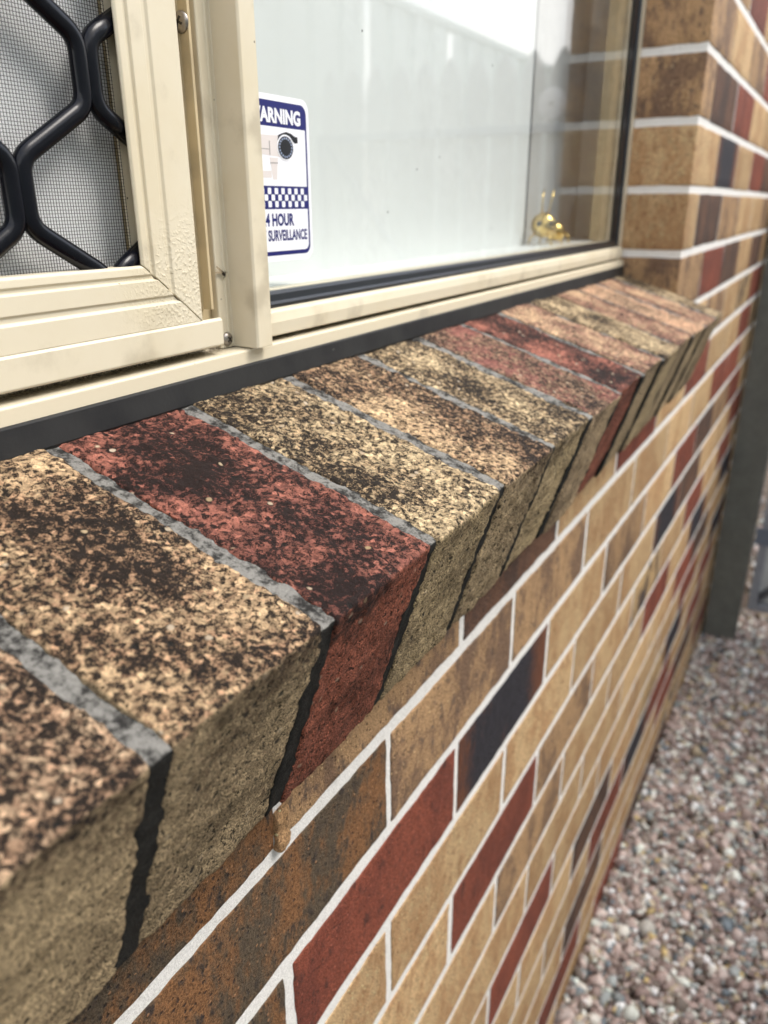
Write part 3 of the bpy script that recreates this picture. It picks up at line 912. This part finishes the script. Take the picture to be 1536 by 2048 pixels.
# the camera picture
put('camera_body', ext([(0.2520, 0.1805), (0.2520, 0.1712), (0.2740, 0.1700), (0.2850, 0.1695), (0.2850, 0.1812), (0.2740, 0.1808)], a, b, 'y'), 'st_beige', pic)
put('bracket', ext([(0.2520, 0.1613), (0.2520, 0.1578), (0.2740, 0.1582), (0.2740, 0.1620)], a, b, 'y'), 'st_beige', pic)
put('bracket', ext([(0.2728, 0.1690), (0.2808, 0.1690), (0.2800, 0.1650), (0.2790, 0.1572), (0.2752, 0.1572), (0.2736, 0.1650)], a, b, 'y'), 'st_beige', pic)
a2_, b2_ = lay(4)
put('shade', ext([(0.2810, 0.1770), (0.2818, 0.1812), (0.2855, 0.1824), (0.2900, 0.1834), (0.2950, 0.1826), (0.2985, 0.1812), (0.3010, 0.1812), (0.3012, 0.1780), (0.2980, 0.1776), (0.2940, 0.1795)], a2_, b2_, 'y'), 'st_black', pic)
def disc(cx, cz, rx, rz, n, seg=28):
    a_, b_ = lay(n)
    return ext([(cx + rx * math.cos(2 * math.pi * i / seg), cz + rz * math.sin(2 * math.pi * i / seg)) for i in range(seg)], a_, b_, 'y')
LX, LZ = 0.2886, 0.1749
put('lens_rim', disc(LX, LZ, 0.0084, 0.0070, 5), 'st_white', pic)
put('lens_ring', disc(LX, LZ - 0.0001, 0.0075, 0.0062, 6), 'st_black', pic)
for i in range(18):
    t = 2 * math.pi * i / 18
    put('lamp_dot', disc(LX + 0.0060 * math.cos(t), LZ + 0.0050 * math.sin(t), 0.0007, 0.0006, 7, 8), 'st_blue', pic)
put('lens', disc(LX, LZ, 0.0042, 0.0035, 7), 'st_black', pic)
put('joint_band', ext([(0.2728, 0.1778), (0.2736, 0.1778), (0.2736, 0.1702), (0.2728, 0.1704)], a2_, b2_, 'y'), 'st_grey', pic)
put('joint_band', ext([(0.2520, 0.1736), (0.2520, 0.1731), (0.2726, 0.1731), (0.2726, 0.1736)], a2_, b2_, 'y'), 'st_grey', pic)
put('joint_band', ext([(0.2730, 0.1664), (0.2730, 0.1658), (0.2806, 0.1660), (0.2806, 0.1666)], a2_, b2_, 'y'), 'st_grey', pic)

# ---------------------------------------------------------------- behind the glass
o = put('window_blind', box(0.185, 0.862, 0.150, 0.156, 0.0950, 0.95), 'white_panel', bevel=0.001)
tag(o, 'pale white blind hanging close behind the fixed pane with the sticker', 'blind')
put('gap_shade_strip', box(0.8622, 0.8675, 0.1500, 0.1560, 0.0958, 0.95), 'gasket', o)  # dark strip added to paint in the shaded gap beside the blind
o = put('window_blind', box(WL, 0.164, 0.0985, 0.1015, 0.0950, 0.95), 'white_cloth', bevel=0.001)
tag(o, 'bright white blind directly behind the fly mesh and grille', 'blind')
o = put('inner_sill', box(WL, 1.15, 0.1045, 0.26, 0.070, 0.0955), 'white_paint', bevel=0.0015)
tag(o, 'white painted inner sill board behind the glass', 'inner sill')
o = put('curtain', box(0.80, 1.120, 0.164, 0.168, 0.0957, 0.95), 'curtain')
tag(o, 'plain grey curtain behind the brass figurine at the end of the window', 'curtain')
for nm, args in (('room_wall', (1.125, 1.20, 0.1055, 2.2, -0.6, 1.6)), ('room_wall', (-1.4, 1.125, 2.1, 2.2, -0.6, 1.6)), ('room_wall', (-1.5, -1.4, 0.1055, 2.2, -0.6, 1.6)),
                 ('room_floor', (-1.5, 1.2, 0.11, 2.2, -0.7, -0.6)), ('room_ceiling', (-1.5, 1.2, 0.11, 2.2, 1.6, 1.7))):
    tag(put(nm, box(*args), 'room'), 'grey painted surface of the dim room behind the window', 'room wall', kind='structure')

# brass ornament on the inner sill
orn = empty('brass_ornament', (0.895, 0.128, 0.0955), 'small polished brass insect figurine on the inner sill by the pier', 'ornament')
hc = Vector((0.876, 0.130, 0.1190))
put('head', ball(hc, 0.0158, (1, 1, 0.97), 28), 'brass', orn)
put('body', ball((0.922, 0.130, 0.1105), 0.0120, (1.1, 1, 1), 28), 'brass', orn)
put('body', ball((0.950, 0.134, 0.1060), 0.0085, (1.3, 1, 1), 24), 'brass', orn)
put('collar', ball((0.898, 0.130, 0.1150), 0.0090, (1, 1, 1), 16), 'brass', orn)
for sg in (-1, 1):
    av = Vector((0.5, -0.87, 0)) * sg
    put('antenna', tube([hc + av * 0.004 + Vector((0.003, 0, 0.013)), hc + av * 0.0055 + Vector((0.006, 0, 0.027)), hc + av * 0.0065 + Vector((0.012, 0, 0.042))], [0.0012, 0.0010, 0.0009], 8), 'brass', orn)
    put('eye', ball(hc + av * 0.0075 + Vector((-0.0118, -0.006, 0.002)), 0.0034, (1, 1, 1), 14), 'insect', orn)
    for q in (0.870, 0.912, 0.942):
        put('leg', tube([(q, 0.130 + 0.006 * sg, 0.110), (q - 0.004, 0.130 + 0.013 * sg, 0.105), (q - 0.005, 0.130 + 0.015 * sg, 0.0958)], 0.0012, 8), 'brass', orn)

# dead winged insect stuck on the mullion
bug = empty('winged_insect', (0.2215, 0.0890, 0.1080), 'tiny dead winged insect stuck on the cream mullion', 'insect')
bx, by, bz = 0.2215, 0.0884, 0.1082
put('body', tube([(bx - 0.0030, by, bz + 0.0026), (bx - 0.0014, by, bz + 0.0014), (bx, by, bz), (bx + 0.0010, by, bz - 0.0008), (bx + 0.0016, by, bz - 0.0010)], [0.0003, 0.0005, 0.0009, 0.0008, 0.0003], 10), 'insect', bug)
for ex, ez in ((-0.0078, 0.0008), (-0.0066, 0.0038)):
    d = Vector((ex, -0.001, ez)); pz_ = Vector((-ez, 0, ex)).normalized() * 0.0007
    o0 = Vector((bx - 0.0003, by - 0.0004, bz + 0.0004))
    q = [o0, o0 + d * 0.5 + pz_, o0 + d * 0.95 + pz_ * 0.7, o0 + d, o0 + d * 0.9 - pz_ * 0.7, o0 + d * 0.5 - pz_]
    v = [tuple(p_) for p_ in q] + [tuple(p_ + Vector((0, 0.00008, 0))) for p_ in q]
    put('wing', fix_normals(mesh('wing', v, [tuple(range(6)), tuple(range(6, 12))[::-1]] + [(i, (i + 1) % 6, 6 + (i + 1) % 6, 6 + i) for i in range(6)])), 'wing', bug)
for lx, lz in ((0.0022, 0.0012), (0.0018, -0.0022), (0.0006, -0.0026), (0.0030, 0.0004)):
    put('leg', tube([(bx + 0.0006, by, bz - 0.0004), (bx + lx * 0.6, by - 0.0006, bz + lz * 0.7), (bx + lx, by + 0.0009, bz + lz)], 0.00012, 6), 'insect', bug)

# ---------------------------------------------------------------- gate, post, fence
o = put('gate_post', box(2.345, 2.440, -0.104, -0.008, ZG - 0.1, 0.75), 'post', bevel=0.005)
tag(o, 'dark square gate post standing against the brick wall', 'post')
gate = empty('side_gate', (2.45, -0.5, ZG), 'picket side gate with grey steel frame and diagonal brace behind the dark post', 'gate')
gx = 2.405
def gbar(p, q, r=0.011): return tube([p, q], r * 1.25, 4)
gy0, gy1, gzb, gzt = -0.122, -1.32, -1.085, 0.372
put('frame_bar', box(gx, gx + 0.025, gy0 - 0.025, gy0, gzb, gzt), 'galv', gate, bevel=0.002)
put('frame_bar', box(gx, gx + 0.025, gy1, gy1 + 0.025, gzb, gzt), 'galv', gate, bevel=0.002)
put('frame_bar', box(gx + 0.0005, gx + 0.0245, gy1 + 0.025, gy0 - 0.025, gzb, gzb + 0.025), 'galv', gate, bevel=0.002)
put('frame_bar', box(gx + 0.0005, gx + 0.0245, gy1 + 0.025, gy0 - 0.025, gzt - 0.025, gzt), 'galv', gate, bevel=0.002)
put('brace', tube([(gx + 0.0125, gy0 - 0.02, gzb + 0.03), (gx + 0.0125, gy1 + 0.03, gzt - 0.03)], 0.0125, 8), 'galv', gate)
pk = 0
yy = gy0 - 0.012
while yy > gy1 + 0.04:
    y0_, y1_ = yy - 0.078, yy
    zt = 0.475
    prof = [(y0_, gzb + 0.01), (y1_, gzb + 0.01), (y1_, zt)]
    for i in range(1, 7):
        t = i / 6
        prof.append((y1_ - 0.039 * t * t, zt + 0.105 * t))
    for i in range(5, -1, -1):
        t = i / 6
        prof.append((y0_ + 0.039 * t * t, zt + 0.105 * t))
    put('picket', ext(prof, gx + 0.027, gx + 0.045, 'x'), 'picket', gate, bevel=0.001)
    yy -= 0.092
    pk += 1
for hz in (-0.82, 0.25):
    put('hinge', box(gx - 0.006, gx - 0.001, gy0 - 0.035, gy0 + 0.014, hz - 0.035, hz + 0.02), 'hinge', gate, bevel=0.001)
td = empty('round_disc', (gx + 0.02, -0.474, 0.384), 'round white disc fixed to a gate picket, seen in the window reflection', 'disc')
put('plate', lathe([(0.044, 0), (0.044, 0.003), (0.040, 0.005), (0.0, 0.0055)][:3] + [(0.001, 0.0055)], 32, Vector((-1, 0, 0)), Vector((gx + 0.0265, -0.474, 0.428))), 'tag', td)
put('screw_head', lathe([(0.006, 0), (0.006, 0.002), (0.001, 0.003)], 14, Vector((-1, 0, 0)), Vector((gx + 0.021, -0.474, 0.428))), 'steel', td)

FY = -1.40
fen = empty('steel_fence', (1.5, FY, ZG), 'tall pale green corrugated steel fence across the path, seen in reflection', 'fence')
FT = 0.928
x = -2.4
while x < 8.0:
    prof = []
    xx = x
    for i in range(4):
        prof += [(xx, 0.0), (xx + 0.10, 0.0), (xx + 0.115, 0.022), (xx + 0.175, 0.022)]
        xx += 0.19
    prof = [(p_[0], FY - p_[1]) for p_ in prof]
    back = [(p_[0], p_[1] - 0.0012) for p_ in prof][::-1]
    put('fence_sheet', ext(prof + back, ZG - 0.02, FT - 0.02, 'z'), 'fence', fen)
    x += 0.76
put('top_rail', box(-2.4, 8.0, FY - 0.040, FY + 0.012, FT - 0.030, FT), 'fence', fen, bevel=0.003)
px_ = -2.4
while px_ < 8.1:
    put('fence_post', box(px_ - 0.03, px_ + 0.03, FY + 0.002, FY + 0.014, ZG - 0.05, FT - 0.032), 'fence', fen, bevel=0.003)
    px_ += 2.28
